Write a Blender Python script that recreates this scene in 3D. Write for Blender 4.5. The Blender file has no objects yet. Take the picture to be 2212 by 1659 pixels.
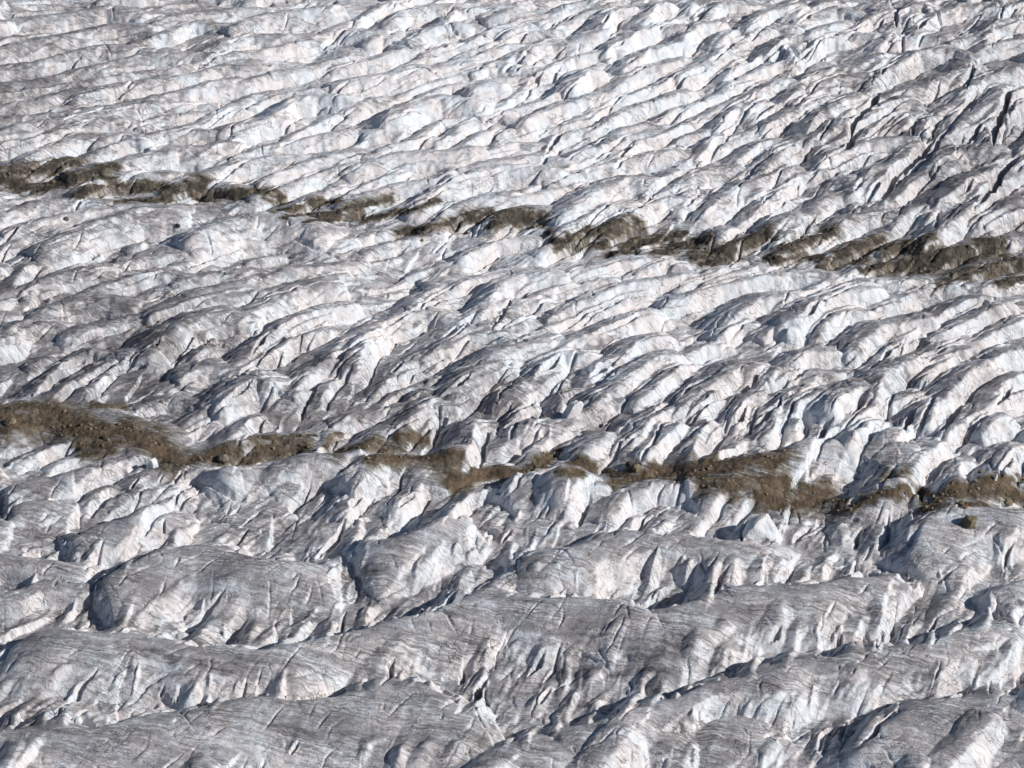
import bpy, math, random
import numpy as np

# ------------------------------------------------------------------ camera model
CAM_H = 480.0
DEP = math.radians(32.0)
THX = 0.151                      # tan(half horizontal fov)
FWD = np.array([0, math.cos(DEP), -math.sin(DEP)])
UPV = np.array([0, math.sin(DEP), math.cos(DEP)])

def ground(px, py, z=0.0):
    """point of the ground level z seen at (px, py) of a 2212 x 1659 survey print of the photo"""
    a = (px - 1106.0) / 1106.0 * THX
    b = -(py - 829.5) / 1106.0 * THX
    d = FWD + b * UPV
    t = (CAM_H - z) / -d[2]
    return a * t, d[1] * t, t

# ------------------------------------------------------------------ noise
def _hash(ix, iy, seed):
    h = (ix.astype(np.int64) * 374761393 + iy.astype(np.int64) * 668265263 + seed * 1442695041) & 0x7fffffff
    h = ((h ^ (h >> 13)) * 1274126177) & 0x7fffffff
    return (h ^ (h >> 16)) & 0xffff

def perlin(x, y, seed=0):
    x0 = np.floor(x); y0 = np.floor(y)
    fx = (x - x0).astype(np.float32); fy = (y - y0).astype(np.float32)
    ix = x0.astype(np.int32); iy = y0.astype(np.int32)
    u = fx * fx * fx * (fx * (fx * 6 - 15) + 10); w = fy * fy * fy * (fy * (fy * 6 - 15) + 10)
    def g(a, b, dx, dy):
        t = _hash(a, b, seed) * np.float32(2 * math.pi / 65536)
        return np.cos(t, dtype=np.float32) * dx + np.sin(t, dtype=np.float32) * dy
    n00 = g(ix, iy, fx, fy); n10 = g(ix + 1, iy, fx - 1, fy)
    n01 = g(ix, iy + 1, fx, fy - 1); n11 = g(ix + 1, iy + 1, fx - 1, fy - 1)
    a = n00 + u * (n10 - n00); b = n01 + u * (n11 - n01)
    return (a + w * (b - a)) * 1.5

def fbm(x, y, seed, octv=3, gain=0.5):
    s = 0; amp = 1
    for k in range(octv):
        s = s + amp * perlin(x * 2 ** k, y * 2 ** k, seed + 17 * k); amp *= gain
    return s

def sstep(a, b, x):
    t = np.clip((x - a) / (b - a), 0, 1)
    return t * t * (3 - 2 * t)

# ------------------------------------------------------------------ survey of the glacier
# Ridge crests, nine map sheets (3 x 3), three sheet units to one print unit.
# each row: crest points x,y,... ; fall of the sunny face
RIDGES = {}
RIDGES[0, 0] = """
0,130,200,105,420,75,700,35,830,60;100
0,250,130,215,270,205;40
0,305,130,265,260,240,420,215,620,170,760,150,900,160;120
1050,130,1300,85,1560,50,1680,45;80
0,420,250,390,420,335,600,300,760,295,860,300;90
560,230,800,210,1000,200,1150,170;40
900,270,1080,210,1220,150,1330,140,1540,170;90
1560,150,1750,80,1950,60,2150,30;130
0,540,200,520,380,480,560,440,760,390,960,345,1060,350,1280,350;110
1330,330,1480,260,1640,220,1850,225,2000,215;100
1100,450,1280,415,1450,380,1640,390;70
1440,350,1700,330,2000,250,2200,160;80
0,600,200,575,420,540,600,520,860,480,980,465;70
520,620,700,570,900,530,1060,500,1100,540;100
0,690,200,660,440,590,600,570,740,560;100
1060,520,1250,480,1450,440,1700,420,1740,490;80
1350,570,1600,530,1800,470,2000,430,2212,380;90
400,700,560,690,720,640,830,560;40
980,640,1200,600,1380,540,1520,520,1620,600;110
0,760,200,755,400,735,600,700,850,670,1100,670;70
1440,720,1650,620,1800,600,2000,600,2212,570;70
0,850,200,790,420,770,600,730,800,690,960,670,1060,730;100
0,940,150,920,300,880,500,800,720,770,860,790,960,830;120
860,810,1050,750,1270,720;60
930,820,1060,840,1280,790,1500,690,1650,690,1750,650;60
1000,880,1200,840,1450,740,1600,700;60
1500,810,1750,760,1900,660,2050,630,2212,640;150
200,1010,380,930,520,880,800,870,900,880;130
640,980,860,900,1050,840,1250,830,1480,850;100
1450,940,1560,860,1750,770,1830,760,1960,830;120
1850,910,2000,830,2212,740;60
550,1090,750,1060,950,1000,1150,950,1280,960,1450,920;150
1500,1030,1640,960,1830,920,2000,900,2212,860;100
1180,1160,1400,1090,1600,1040,1780,1010,1900,1010;120
0,1075,250,1055,480,1030;120
560,1210,700,1130,900,1120,1100,1110;110
1720,1150,1900,1080,2100,1010,2212,980;120
1100,1220,1280,1160,1400,1170,1560,1200;90
1700,1250,1900,1180,2050,1120,2212,1080;100
0,1390,200,1310,400,1300,620,1300;90
160,1450,400,1390,640,1350,860,1330,1100,1340;110
1900,1320,2050,1250,2212,1210;80
330,1560,600,1450,900,1370,1100,1370,1280,1450;170
1300,1520,1500,1430,1700,1400,1850,1400,2050,1460;180
0,1600,150,1540,300,1500,420,1470;90
"""
RIDGES[1, 0] = """
120,120,250,30,340,0;80
330,130,420,60,600,20,760,20;90
680,130,750,60,900,30,960,60;90
940,60,1050,30,1200,0;70
960,90,1090,60,1180,70,1200,100;130
0,180,200,190,350,190,480,250;100
430,260,560,190,700,140,790,150,870,240;130
870,240,1000,170,1180,110,1340,90;90
160,260,270,220,350,250,400,290;110
1370,90,1480,30,1600,10,1750,20;80
1080,200,1200,140,1380,120;100
840,330,1000,270,1150,210,1330,200;70
1400,180,1560,90,1700,60,1760,30;90
1700,150,1760,70,1900,40,1960,130;150
1960,130,2050,50,2150,20,2212,40;130
540,340,700,290,830,270;90
0,420,200,390,360,330,540,290;90
480,390,650,340,850,320;60
640,420,850,370,1080,290,1200,280;90
1220,330,1340,260,1490,270,1560,240,1700,200,1780,290;130
1760,310,1900,220,2050,170,2212,170;120
2060,190,2150,140,2212,130;60
340,470,480,420,570,440;100
600,440,800,400,900,390;100
1050,410,1160,340,1230,350,1250,440;100
890,450,990,410,1060,420,1240,440;100
0,540,230,500,400,470,560,450,590,490;130
1270,490,1400,430,1500,380,1700,330,1800,330,1860,400;100
1860,410,2000,330,2212,270;130
370,640,540,560,720,500,870,470;60
520,640,650,580,800,540,1000,520,1190,500;70
850,580,960,540,1060,530,1100,580;140
1180,590,1260,500,1400,480,1570,455,1640,440;60
1500,560,1600,470,1700,455,1790,510;150
1780,560,1950,440,2100,410,2212,380;110
60,710,200,660,330,650;100
330,770,500,680,640,640,740,650,880,670;170
980,730,1150,610,1300,560,1450,540;60
1000,740,1200,690,1350,640,1500,560;70
1200,780,1400,690,1560,640,1700,610;130
1560,760,1720,670,1900,600,2050,560,2212,480;80
490,890,650,800,850,750,980,730;80
760,830,900,760,1060,760,1150,770;100
150,860,300,840,380,850;100
1050,860,1250,790,1450,760;80
1460,800,1620,760,1700,700,1800,690;80
1670,810,1850,710,2000,660,2212,590;90
640,930,840,830,960,780;70
230,990,500,910,600,900;80
800,930,1000,830,1060,860;80
0,1050,130,1010,220,1000;90
1040,920,1200,860,1450,810;60
1300,1000,1420,870,1560,830,1680,820;80
1660,950,1850,830,2000,800,2060,800;90
2050,790,2212,700;60
120,1070,350,1010,560,1000,740,990,850,970;130
780,1060,950,980,1150,920,1300,930;80
840,1060,1000,1000,1300,960;50
1500,1010,1680,940,1850,880,2030,850;120
1800,1020,1950,920,2212,820;90
250,1160,450,1070,600,1060,740,1090;90
730,1120,1000,1050,1300,1010,1450,1040;130
1380,1130,1560,1060,1700,1000,1850,980;90
0,1260,200,1180,380,1130;80
60,1290,300,1210,600,1170,700,1130;110
550,1290,750,1160,950,1100,1150,1080,1350,1100;160
1430,1150,1650,1080,1900,1010,2130,980;120
1200,1230,1400,1160,1700,1130;60
280,1370,500,1310,620,1260;70
620,1430,720,1330,900,1290,1100,1250;130
950,1350,1200,1270,1450,1210,1680,1180;80
1480,1360,1700,1210,1850,1160,2000,1160;180
1980,1260,2080,1160,2212,1100;90
1450,1500,1560,1420,1750,1340,1900,1320;130
1860,1350,2050,1260,2212,1190;100
1750,1450,1900,1380,2100,1300,2212,1290;130
0,1360,200,1320;60
600,1440,850,1390,1050,1360;80
1000,1430,1060,1370,1200,1350,1330,1350,1400,1440;130
1350,1600,1560,1510,1700,1460,1900,1440;90
0,1560,200,1500,330,1470;70
200,1600,450,1530,650,1480;70
820,1640,1000,1560,1250,1540;90
"""
RIDGES[2, 0] = """
80,110,150,60,220,90;60
170,90,250,30,380,20;90
440,170,560,80,760,30,830,60;110
820,70,900,20,1000,0;80
740,150,850,90,1000,50,1130,80,1160,130;100
1150,150,1250,90,1380,50,1390,120;110
1380,130,1450,60,1560,20,1600,60,1600,110;100
1540,170,1640,90,1800,40,1980,30,2060,80;100
2060,100,2130,30,2212,10;80
0,260,100,170,250,140,330,180;150
240,330,400,230,600,170,800,170;80
830,220,950,170,1100,130;100
1000,230,1150,170,1300,130;60
0,470,200,370,300,330,400,400;150
400,430,560,330,700,240,800,230;70
560,330,640,270,700,330,730,400;120
750,390,900,260,1030,240,1080,290;100
830,300,900,220,1100,210,1280,230;70
1280,280,1350,220,1420,210,1430,300;100
1430,240,1500,220,1640,210,1700,220;100
1720,280,1900,230,2070,170;80
1870,380,1950,310,2120,270,2212,250;90
2040,210,2120,160,2212,140;80
310,540,450,470,600,410,700,400;80
0,720,160,640,330,560,450,520;70
270,780,350,680,480,590,600,540,690,520;120
740,580,850,480,1000,440,1180,410,1290,360;110
860,560,1000,500,1180,480,1270,490;120
1280,490,1400,410,1520,340,1700,310,1830,340,1860,420;130
1210,660,1400,600,1550,560,1700,500,1860,440,1850,560;120
40,800,200,720,350,640;80
460,780,600,680,740,620;60
760,660,900,580,1050,570,1060,610;90
560,800,720,720,850,650,960,620;120
840,800,900,720,1050,660,1180,610,1210,650;150
1140,800,1300,680,1400,640,1500,640,1530,760;140
1520,780,1700,700,1830,640;80
1830,600,1950,500,2100,450,2212,420;120
0,900,200,830,270,770;80
120,1000,200,900,300,870;100
300,900,450,850,550,800;80
820,890,950,840,1060,760,1080,800;170
1090,870,1200,800,1350,700;60
1190,870,1300,790,1420,720,1500,740;100
1280,850,1480,780,1500,850;80
1500,870,1640,740,1660,740;80
1630,930,1750,760,1840,640;80
1720,880,1900,720,2050,620,2100,600;150
2090,680,2130,600,2212,560;100
1790,860,1900,800,2030,730,2020,850,2000,940;110
2020,900,2100,740,2212,640;120
0,1050,100,1000,250,950;70
350,1180,450,1060,550,1000,620,970;80
540,1080,650,960,780,880,880,880;160
0,1150,150,1100,300,1070,370,1060;130
380,1010,500,930,640,910;110
930,1040,1080,960,1200,900,1330,900,1480,890,1540,960;150
1550,980,1650,900,1760,890,1880,910;70
1660,1050,1800,960,1900,960,2060,940,2110,1010;170
2120,1080,2212,1000;130
1030,1100,1150,1010,1300,990;90
0,1300,60,1220,150,1240;120
190,1330,330,1220,450,1180,700,1080,780,1130;150
520,1330,640,1230,760,1130,900,1110,1000,1100,1130,1200;110
1130,1220,1230,1110,1370,1070,1500,1000;130
1240,1310,1380,1180,1550,1050;60
1400,1270,1550,1130,1700,1050;100
1690,1290,1800,1200,1900,1150,2060,1100;170
1950,1300,2100,1180,2212,1100;100
800,1400,950,1270,1080,1240,1140,1240;100
560,1450,700,1400,820,1380;180
390,1440,550,1330,650,1290;90
1100,1350,1250,1330,1370,1300;110
1000,1450,1150,1380,1380,1370;130
1380,1430,1500,1340,1680,1330;120
1590,1560,1800,1400,1900,1330;160
1900,1420,2050,1370,2212,1290;120
2000,1450,2120,1390,2212,1350;90
270,1590,450,1530,560,1510;100
640,1610,800,1540,950,1500;110
950,1640,1150,1560,1300,1500;90
1300,1620,1500,1530;80
1700,1640,1900,1560,2100,1550;90
"""
RIDGES[0, 1] = """
80,160,200,30,250,50;120
200,200,380,120,520,90,680,80,720,150;120
630,90,800,50,950,20,1100,0;60
750,170,900,130,1080,90,1200,60;60
1200,170,1400,120,1600,100,1800,110;80
540,250,800,160,1000,120,1150,130;80
0,230,150,190,300,210;100
1100,320,1300,240,1600,160,1850,90,2050,70,2212,40;100
1700,240,1900,180,2212,110;100
250,360,450,300,620,270,800,300;130
1050,370,1250,290,1450,250,1600,230,1750,240;110
640,470,850,400,1050,390,1200,330;80
1560,400,1750,290,1950,200,2150,170;160
0,480,130,440,250,430,380,440;150
400,500,550,470,620,460,640,520;140
1010,580,1060,520,1250,410,1450,370,1600,380;220
1550,700,1700,550,1850,430,2050,340,2212,300;150
1850,500,2000,420,2212,340;100
730,640,1000,600,1080,600;150
1080,620,1200,500,1350,520;120
1250,680,1370,580,1430,620;120
180,700,350,650,400,690;90
240,860,350,740,400,720;80
390,700,560,620,700,640;100
400,860,560,770,700,690;110
590,850,730,740,900,650;90
1200,760,1350,700,1500,740,1620,740;160
1640,700,1760,630,1900,530,2100,470;120
1440,940,1600,840,1660,790,1750,830,1800,900;250
1900,900,2000,760,2100,700,2212,620;160
2080,920,2150,820,2212,760;110
1500,1180,1620,1070,1700,1050;130
930,960,1060,930,1150,940,1350,960;80
1220,1060,1400,980,1500,950;110
1500,1220,1650,1180,1850,1170,2000,1170;120
2080,1260,2150,1160,2212,1130;100
0,1160,150,1130,330,1210;110
130,1330,270,1270,440,1200;90
830,1340,880,1280,950,1280,1030,1370;100
350,1360,500,1310,700,1280;70
480,1440,700,1340,800,1320;150
850,1500,930,1410,1100,1380,1180,1370;130
1130,1480,1200,1400,1300,1390,1500,1400;120
1830,1480,2000,1400,2212,1330;150
560,1590,700,1500,760,1500;100
740,1560,850,1530,1000,1520,1200,1500;130
930,1659,1080,1580,1220,1500;110
"""
RIDGES[1, 1] = """
430,310,560,220,650,170,690,190;100
560,270,750,180,900,130,1050,100;80
960,300,1050,170,1200,110,1400,110;150
1200,200,1450,120,1650,60,1750,40;90
1550,130,1750,70,1950,20;80
1950,90,2050,50,2212,40;70
300,400,500,300,700,270;90
0,560,200,440,400,380,560,340,700,370;130
730,440,900,330,1100,290,1300,300;110
1080,370,1300,240,1500,200,1700,160;100
1450,350,1600,280,1800,200,2000,160,2212,120;120
1600,360,1800,270,2050,190,2212,150;70
100,700,160,530,250,450;200
700,550,850,450,1000,450,1200,400;130
1000,480,1200,400,1400,310;60
1270,500,1450,410,1700,360,1900,280;80
560,620,750,540,950,480,1050,500;140
870,700,1000,620,1200,560,1380,520,1400,560;200
1390,680,1480,560,1650,500,1850,400,2000,360,2100,400;150
1700,480,1900,380,2212,330;80
330,760,420,680,600,590,700,580;120
530,830,640,770,800,740,850,760;70
230,870,350,770,480,720;100
720,880,860,730,1000,690,1100,690;200
1280,750,1400,640,1440,620,1500,630,1620,640,1690,700;170
1690,700,1850,640,1900,560,2100,520;170
270,950,400,870,520,830;70
470,890,640,850,800,830;130
1040,930,1200,800,1340,770,1400,760;150
1600,800,1750,700,1850,650;120
1700,900,1850,780,2000,680,2150,620;200
0,1060,250,1000,450,950;100
1430,1010,1440,890,1600,860,1580,930;80
1060,1140,1150,1020,1210,960,1250,1080;130
1480,1060,1650,980,1750,930,1850,930;130
1930,920,2050,850,2150,750,2212,700;180
400,1110,520,1000,580,940,700,950;200
560,1150,580,1080,590,1010;100
800,1320,860,1130,870,1080,950,1090;200
1080,1100,1250,1090,1480,1070,1490,1130;200
1000,1240,1100,1180,1220,1120;150
1250,1300,1330,1170,1500,1130;130
1560,1250,1700,1170,1780,1130,1850,1180;220
1900,1200,2000,1060,2150,970,2212,940;200
1970,1300,2100,1170,2212,1080;200
770,1430,1000,1380,1150,1360;100
1280,1400,1450,1350,1700,1330;100
150,1250,240,1150,400,1080;130
1100,1470,1200,1380,1280,1370;80
0,1460,100,1390,250,1370;150
40,1640,150,1490,260,1480,350,1560;160
380,1620,520,1480,660,1470;150
730,1640,830,1550,960,1510;110
1470,1600,1530,1470,1700,1480;200
1750,1640,1850,1550,2000,1490,2212,1480;150
"""
RIDGES[2, 1] = """
0,190,150,120,300,70;90
150,160,350,100,500,60,620,80;100
0,260,250,180,500,130,750,90,900,100;120
800,230,900,180,1050,120,1150,60;90
330,390,500,270,640,250,800,250;150
640,300,850,230,1000,200;120
1000,230,1180,160,1400,160,1560,140,1610,180;130
920,230,1080,140,1300,50;60
1620,210,1750,120,1900,60;60
1820,150,2000,60,2212,20;80
740,410,900,270,1100,210,1250,180;200
1300,310,1500,220,1700,170,1860,170;120
1900,210,2050,170,2150,160;100
240,500,380,440,480,430,500,500;140
530,500,640,450,740,450,770,500;140
900,470,1000,380,1100,340,1200,330;150
1010,460,1250,340,1450,290;80
700,690,800,640,1000,600,1100,680;150
1130,560,1300,440,1500,400,1600,390,1650,410;180
1380,590,1500,470,1700,350,1900,270,2000,290;130
1670,500,1800,440,2000,340,2100,300;150
0,640,150,580,280,560;100
1240,690,1330,620,1500,550,1700,510;90
1580,620,1800,540,1890,540;110
1890,570,2050,480,2212,400;110
1450,720,1600,640,1750,600,1880,620;140
0,960,250,770,370,710,480,730;200
500,850,620,740,700,720;130
370,870,450,790,500,770;80
600,800,750,750,950,770,1100,760;110
780,850,900,780,1050,760;100
1270,860,1320,740,1450,690,1560,650;200
1590,760,1750,650,1900,600;150
1740,870,1850,760,2050,650,2150,600;170
2000,900,2120,800,2212,760;140
730,1000,760,940,900,870,950,880;160
980,960,1060,890,1150,830,1250,840;220
100,1000,200,900,240,860,300,920;200
370,1040,420,920,560,860;150
590,1040,650,930,750,860;150
1100,1060,1250,960,1400,930,1550,880;130
1600,1050,1650,960,1660,930,1730,910;180
1730,1150,1850,1050,1950,980,2100,930;140
1880,1040,2000,950,2212,880;120
50,1280,130,1130,200,1060;150
160,1200,230,1110,280,1080;100
560,1150,620,1030,700,1010;130
720,1130,760,1040,880,1080;120
860,1200,950,1130,1060,1080;90
1080,1230,1220,1070,1280,1050,1300,1100;140
1270,1130,1330,1060,1400,1120;90
1410,1140,1520,1040,1570,940;110
1960,1120,2040,1060,2150,1030;170
200,1300,400,1200,560,1190;70
1440,1420,1560,1290,1690,1190;180
1480,1520,1470,1370,1530,1330;150
1790,1470,1800,1340,1900,1310;120
1980,1430,2060,1290,2120,1260;130
2100,1370,2130,1250,2212,1200;150
190,1600,260,1520,400,1510;110
360,1640,440,1580,520,1580;80
640,1659,660,1580,700,1610;80
"""
RIDGES[0, 2] = """
0,60,100,40,200,80;110
560,300,620,250,700,230;80
830,370,880,280,950,260;90
1050,260,1140,160,1300,130;80
1330,200,1500,110,1560,70;80
1000,620,1180,490,1300,450;60
1400,500,1500,440,1560,400;60
760,760,830,650,860,570;110
840,720,1000,600,1200,480;50
1250,840,1400,690,1600,560;50
1600,830,1650,730,1700,700;90
1820,870,1950,730,2030,640;80
2100,830,2150,700,2200,680;130
0,1000,150,950,320,890;90
800,1020,850,950,910,940;60
960,1030,1020,960,1080,950;50
250,1180,400,1110,580,1020;70
40,1430,100,1330,320,1150;60
280,1400,290,1300,330,1270;90
410,1400,430,1310,520,1270;90
1130,1000,1160,950,1230,920;60
860,1180,880,1090,1000,1030;60
1200,1260,1260,1160,1380,1120;60
1380,1290,1430,1200,1480,1120;90
1780,1200,1830,1080,1850,960;90
880,1650,940,1590,1000,1560;50
1880,1580,1900,1520,1950,1460;90
"""
RIDGES[1, 2] = """
40,250,120,50,200,0;160
130,240,240,100,300,30;130
0,390,60,310,130,280;90
1060,190,1110,100,1160,40;90
1080,330,1110,190,1130,180;120
1460,130,1520,20,1580,0;160
1660,150,1780,40,1850,0;120
1840,120,1900,40,1960,0;120
2000,150,2080,60,2140,0;120
1210,410,1260,330,1360,280;90
1310,430,1400,360,1460,330;70
690,590,780,440,840,340,900,400;160
530,470,580,380,640,290;90
100,750,180,620,300,520;110
330,720,360,670,430,620;70
640,580,700,500,760,470;90
1680,860,1780,780,1870,740;90
210,1140,230,980,380,880,480,840;170
110,1150,130,1060,180,1000;120
450,1130,500,1060,540,1040;70
880,1100,940,1000,960,920,1000,950;150
1000,1080,1020,1010,1120,960,1180,1060;150
1190,1080,1290,950,1380,870;120
1430,1180,1470,1000,1480,920;140
1590,1080,1640,980,1720,970,1770,1040;170
860,1260,940,1080,1000,1070;120
1240,1280,1350,1110,1430,1040;120
1440,1340,1500,1190,1560,1110;150
1630,1310,1660,1220,1720,1160;110
1840,1280,1950,1100,2050,1020;130
2000,1250,2080,1130,2150,1080;120
160,1600,180,1500,300,1450;120
350,1659,390,1540,420,1440;160
470,1640,560,1500,640,1440;120
690,1600,760,1500,850,1420;120
1050,1540,1090,1480,1150,1440;80
1200,1500,1230,1400,1300,1340;120
1380,1420,1420,1340,1500,1280;100
1840,1350,1900,1310,2000,1280;50
"""
RIDGES[2, 2] = """
0,140,130,30,170,0;130
420,170,440,60,470,20,560,50;150
900,390,930,270,1010,200;130
1040,200,1030,80,1060,40,1140,50;130
1240,230,1270,120,1330,0;170
1390,190,1480,90,1560,20;90
590,160,640,60,700,30;120
160,560,200,380,280,330;170
280,470,350,360,420,280;130
490,460,540,340,590,270;130
620,450,660,340,740,330;120
720,450,800,360,880,270;120
1080,390,1120,300,1160,290;80
1640,700,1780,460,1850,370,1900,420;170
1760,470,1860,370,1900,330;100
2070,370,2100,250,2180,160;110
2180,400,2212,330;80
1950,750,2000,570,2060,540;130
2140,720,2150,640,2200,620;110
1590,860,1640,730,1680,650;80
1730,800,1800,690,1880,610;70
560,860,640,720,720,700;160
230,800,280,720,320,660;100
690,960,740,820,840,740;150
780,900,820,860,860,850;70
860,930,880,790,960,760;130
1080,920,1100,810,1160,750,1240,800;140
1260,880,1300,680,1360,640;180
1430,860,1480,720,1560,650;120
250,1070,280,960,330,900;110
440,1070,470,970,540,900;120
20,1020,80,870,200,760;150
640,1100? 
"""
RIDGES[2, 2] = RIDGES[2, 2].replace("640,1100? \n", "") + """
1100,1200,1130,1060,1200,1020;90
1230,1320,1250,1220,1310,1150;130
1300,1200,1420,1140,1500,1180;90
1640,1180,1700,1060,1760,1010;120
1980,1190,1990,1090,2060,1030,2130,1100;130
2130,1100,2160,960,2212,880;110
1110,1500,1220,1380,1360,1260;90
1350,1310,1400,1240,1470,1200;70
860,1540,920,1400,980,1360;150
1040,1480,1060,1360,1120,1320;140
490,1630,600,1500,760,1420;110
560,1250,600,1210,650,1150;50
620,1420,750,1330,800,1300;70
700,1540,800,1450,850,1370;90
1900,1640,1920,1600,1990,1580;60
0,1600,80,1510,130,1480;60
1060,1640,1200,1520,1380,1440;60
"""
# Broad swells of the near ice: crest points ; fall ; height in metres
SWELLS = {}
SWELLS[0, 2] = """
400,130,520,120,700,80,900,25,1050,5,1250,20;240;7
560,450,700,400,830,360,1000,280,1150,230,1400,220,1650,290,1900,310,2212,300;420;8
0,770,300,785,600,790,900,790,1050,810,1250,860,1420,850,1700,880,1900,875,2100,830,2212,790,2412,740,2712,675,2912,608,3062,560,3142,530,3412,530,3712,560,4012,600,4162,680,4330,760,4500,800;470;10
-400,1500,0,1460,300,1410,600,1390,900,1350,1200,1330,1500,1260,1800,1210,2005,1203,2212,1195,2412,1150,2592,1105,2692,1112,2772,1160,2912,1290,3062,1250,3212,1230;700;10
870,1060,1000,1000,1200,930,1380,870,1600,890;330;6
0,-40,200,-60,500,-80;200;4
-300,250,0,270,200,280,400,310,600,330;200;5
-200,520,0,500,150,480,300,430,500,460,640,440;160;4
"""
SWELLS[1, 2] = """
130,270,300,200,480,140,640,65,720,-20,800,-60;340;9
1100,310,1220,290,1380,250,1550,230,1680,180,1900,170,2212,150,2412,205,2592,198,2772,190,2912,230;330;8
930,520,1100,410,1350,350,1500,340,1640,400;180;4
600,1690,700,1650,950,1570,1200,1510,1400,1460,1600,1430,1800,1390,2000,1370,2212,1420,2400,1480;420;8
1280,1480,1500,1400,1750,1330,2000,1270,2212,1195,2412,1120,2662,1100,2832,1020,3012,980,3212,960,3312,910,3562,900,3762,880,3962,820,4112,770,4242,690,4424,640;400;10
1850,740,1950,690,2212,640,2412,555,2542,490,2812,478,3112,430,3312,390,3562,370,3720,430;500;10
1000,-130,1200,-200,1520,-210,1600,-170;280;7
0,-200,300,-370,600,-370,800,-330;230;7
"""
SWELLS[2, 2] = """
1380,250,1550,170,1640,60,1750,5,1900,-30,2212,-60,2500,-80;380;9
1950,520,2080,450,2212,430,2500,420;260;6
0,1450,200,1400,330,1370,450,1320,600,1290;350;5
1100,1580,1130,1545,1300,1400,1500,1290,1700,1240,1950,1190,2212,1180,2600,1190;600;10
0,-300,250,-350,500,-390,700,-415,900,-415,1000,-330;420;8
1500,-80,1640,-90,1800,-150,2000,-190,2212,-210;220;6
1000,-360,1050,-430,1300,-490,1470,-510;320;6
1060,-40,1150,-100,1300,-130,1500,-130;240;5
"""
SWELLS[2, 1] = """
0,1350,100,1320,250,1295,500,1260,700,1238,900,1245,1000,1290;340;5
1560,1600,1640,1570,1800,1510,2000,1470,2212,1445,2500,1440;170;4
"""
SWELLS[1, 1] = """
0,1310,200,1300,400,1290,620,1290,800,1340;240;4
"""
SWELLS[0, 1] = """
-300,980,0,965,250,900,450,890,650,960,800,1030,1000,1090,1200,1190;330;5
0,1480,300,1460,480,1440;150;4
1300,1470,1550,1380,1800,1330,2000,1320,2212,1310,2412,1300,2612,1290,2832,1290,3012,1340;260;6
"""
# Open crevasses: line points ; width
CLEFTS = {}
CLEFTS[2, 0] = """
240,335,330,270,420,220;30
300,550,420,440,480,410;28
730,440,770,370,850,290;34
460,790,520,710,620,660;30
1280,500,1330,430,1400,390;30
1080,880,1110,800,1250,640,1340,570;36
1840,600,1870,500,1880,400;30
930,1050,1080,940,1100,880,1200,800;36
1490,880,1510,800,1640,730;26
1620,930,1630,840,1700,750;22
1230,1310,1330,1230,1380,1140,1480,1070,1560,980,1640,900;42
1640,1150,1660,1080,1740,1020;18
1780,1280,1850,1190,1900,1140;22
1900,1330,2000,1240,2060,1130,2150,1040,2212,980;46
2010,950,2030,830,2080,720,2110,600,2180,560;38
510,1330,560,1270,600,1250;24
0,1440,90,1350,180,1290;30
780,1530,830,1430,870,1390;28
1120,1230,1180,1150;26
1640,1480,1680,1350;28
1530,190,1550,150,1620,100;30
1380,180,1390,60;22
2060,130,2080,40;22
1420,340,1430,230;20
1870,480,1960,380;24
1900,1400,2000,1330,2100,1270;26
640,1610,760,1540,800,1450;26
250,1600,330,1540,400,1490;24
2000,330,2050,210,2212,150;28
80,120,110,80,150,60;20
740,170,830,100,880,60;22
"""
CLEFTS[2, 1] = """
0,900,60,840,260,740;40
740,410,820,340,900,280;30
1260,690,1350,600,1430,560;34
1090,1040,1170,930,1220,860;46
1580,810,1660,760,1720,700;34
1400,1130,1480,1030,1550,960;40
850,1200,930,1090,1000,1040;38
430,1150,540,1040,620,950;40
340,1100,380,1040,430,970;32
1700,1140,1750,1040,1830,940;48
2030,970,2100,900,2150,830;32
1270,1520,1390,1330;44
1620,1490,1650,1420,1700,1350;36
2050,1430,2090,1330,2150,1250;30
1050,1640,1100,1570,1250,1560;40
1580,1640,1610,1580,1660,1540;30
560,1020,620,960,640,900;26
"""
CLEFTS[1, 1] = """
330,750,400,680;34
720,880,780,810,840,750;32
1290,750,1350,690,1420,640;38
1600,800,1680,720,1820,650;40
520,830,600,780;28
0,690,50,600;28
1040,1140,1120,1090,1200,1040;36
1260,1110,1400,1040;34
1670,1110,1720,1050;28
1960,1060,2100,970,2180,910;42
1030,940,1060,860,1130,800;24
60,1620,130,1530;34
380,1620,470,1530;26
1310,1360,1400,1290,1500,1210;30
"""
CLEFTS[0, 1] = """
1130,1470,1180,1390;30
850,1500,900,1440;24
1000,580,1040,530;24
1620,640,1700,540,1760,480;28
1480,930,1560,880,1640,790;28
380,720,560,690;20
"""
CLEFTS[1, 0] = """
660,130,700,80,740,40;24
890,450,930,420;20
1470,130,1540,80;24
1700,150,1730,90;20
1200,560,1260,500,1310,470;26
1300,1000,1400,890,1450,840;28
430,260,520,200;24
1760,310,1830,260;22
1850,410,1920,370;26
1800,1020,1900,930;26
1640,940,1740,880;22
0,1260,120,1200;22
"""
CLEFTS[1, 2] = """
850,1250,900,1150,960,1070;44
1190,1080,1280,950,1330,880;32
580,660,700,580,760,480;34
260,1140,320,1020,350,940;34
1290,1240,1350,1140;28
1040,200,1100,110;22
"""
CLEFTS[2, 2] = """
370,200,400,90,430,50;40
720,210,830,100;34
1080,400,1140,310;36
190,560,250,420,320,340;36
500,480,540,380;28
640,460,720,370;28
560,880,610,790,640,730;28
1260,890,1290,750;30
2070,380,2110,270,2160,180;24
1550,860,1620,760,1660,680;34
1120,1530,1220,1450,1400,1270;34
870,1550,930,1420;30
1040,1490,1050,1380;26
1990,1180,2000,1080;26
"""
CLEFTS[0, 2] = """
950,310,1030,240,1090,170;34
1880,1570,1930,1490;24
1030,1210,1070,1130;18
"""
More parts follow.
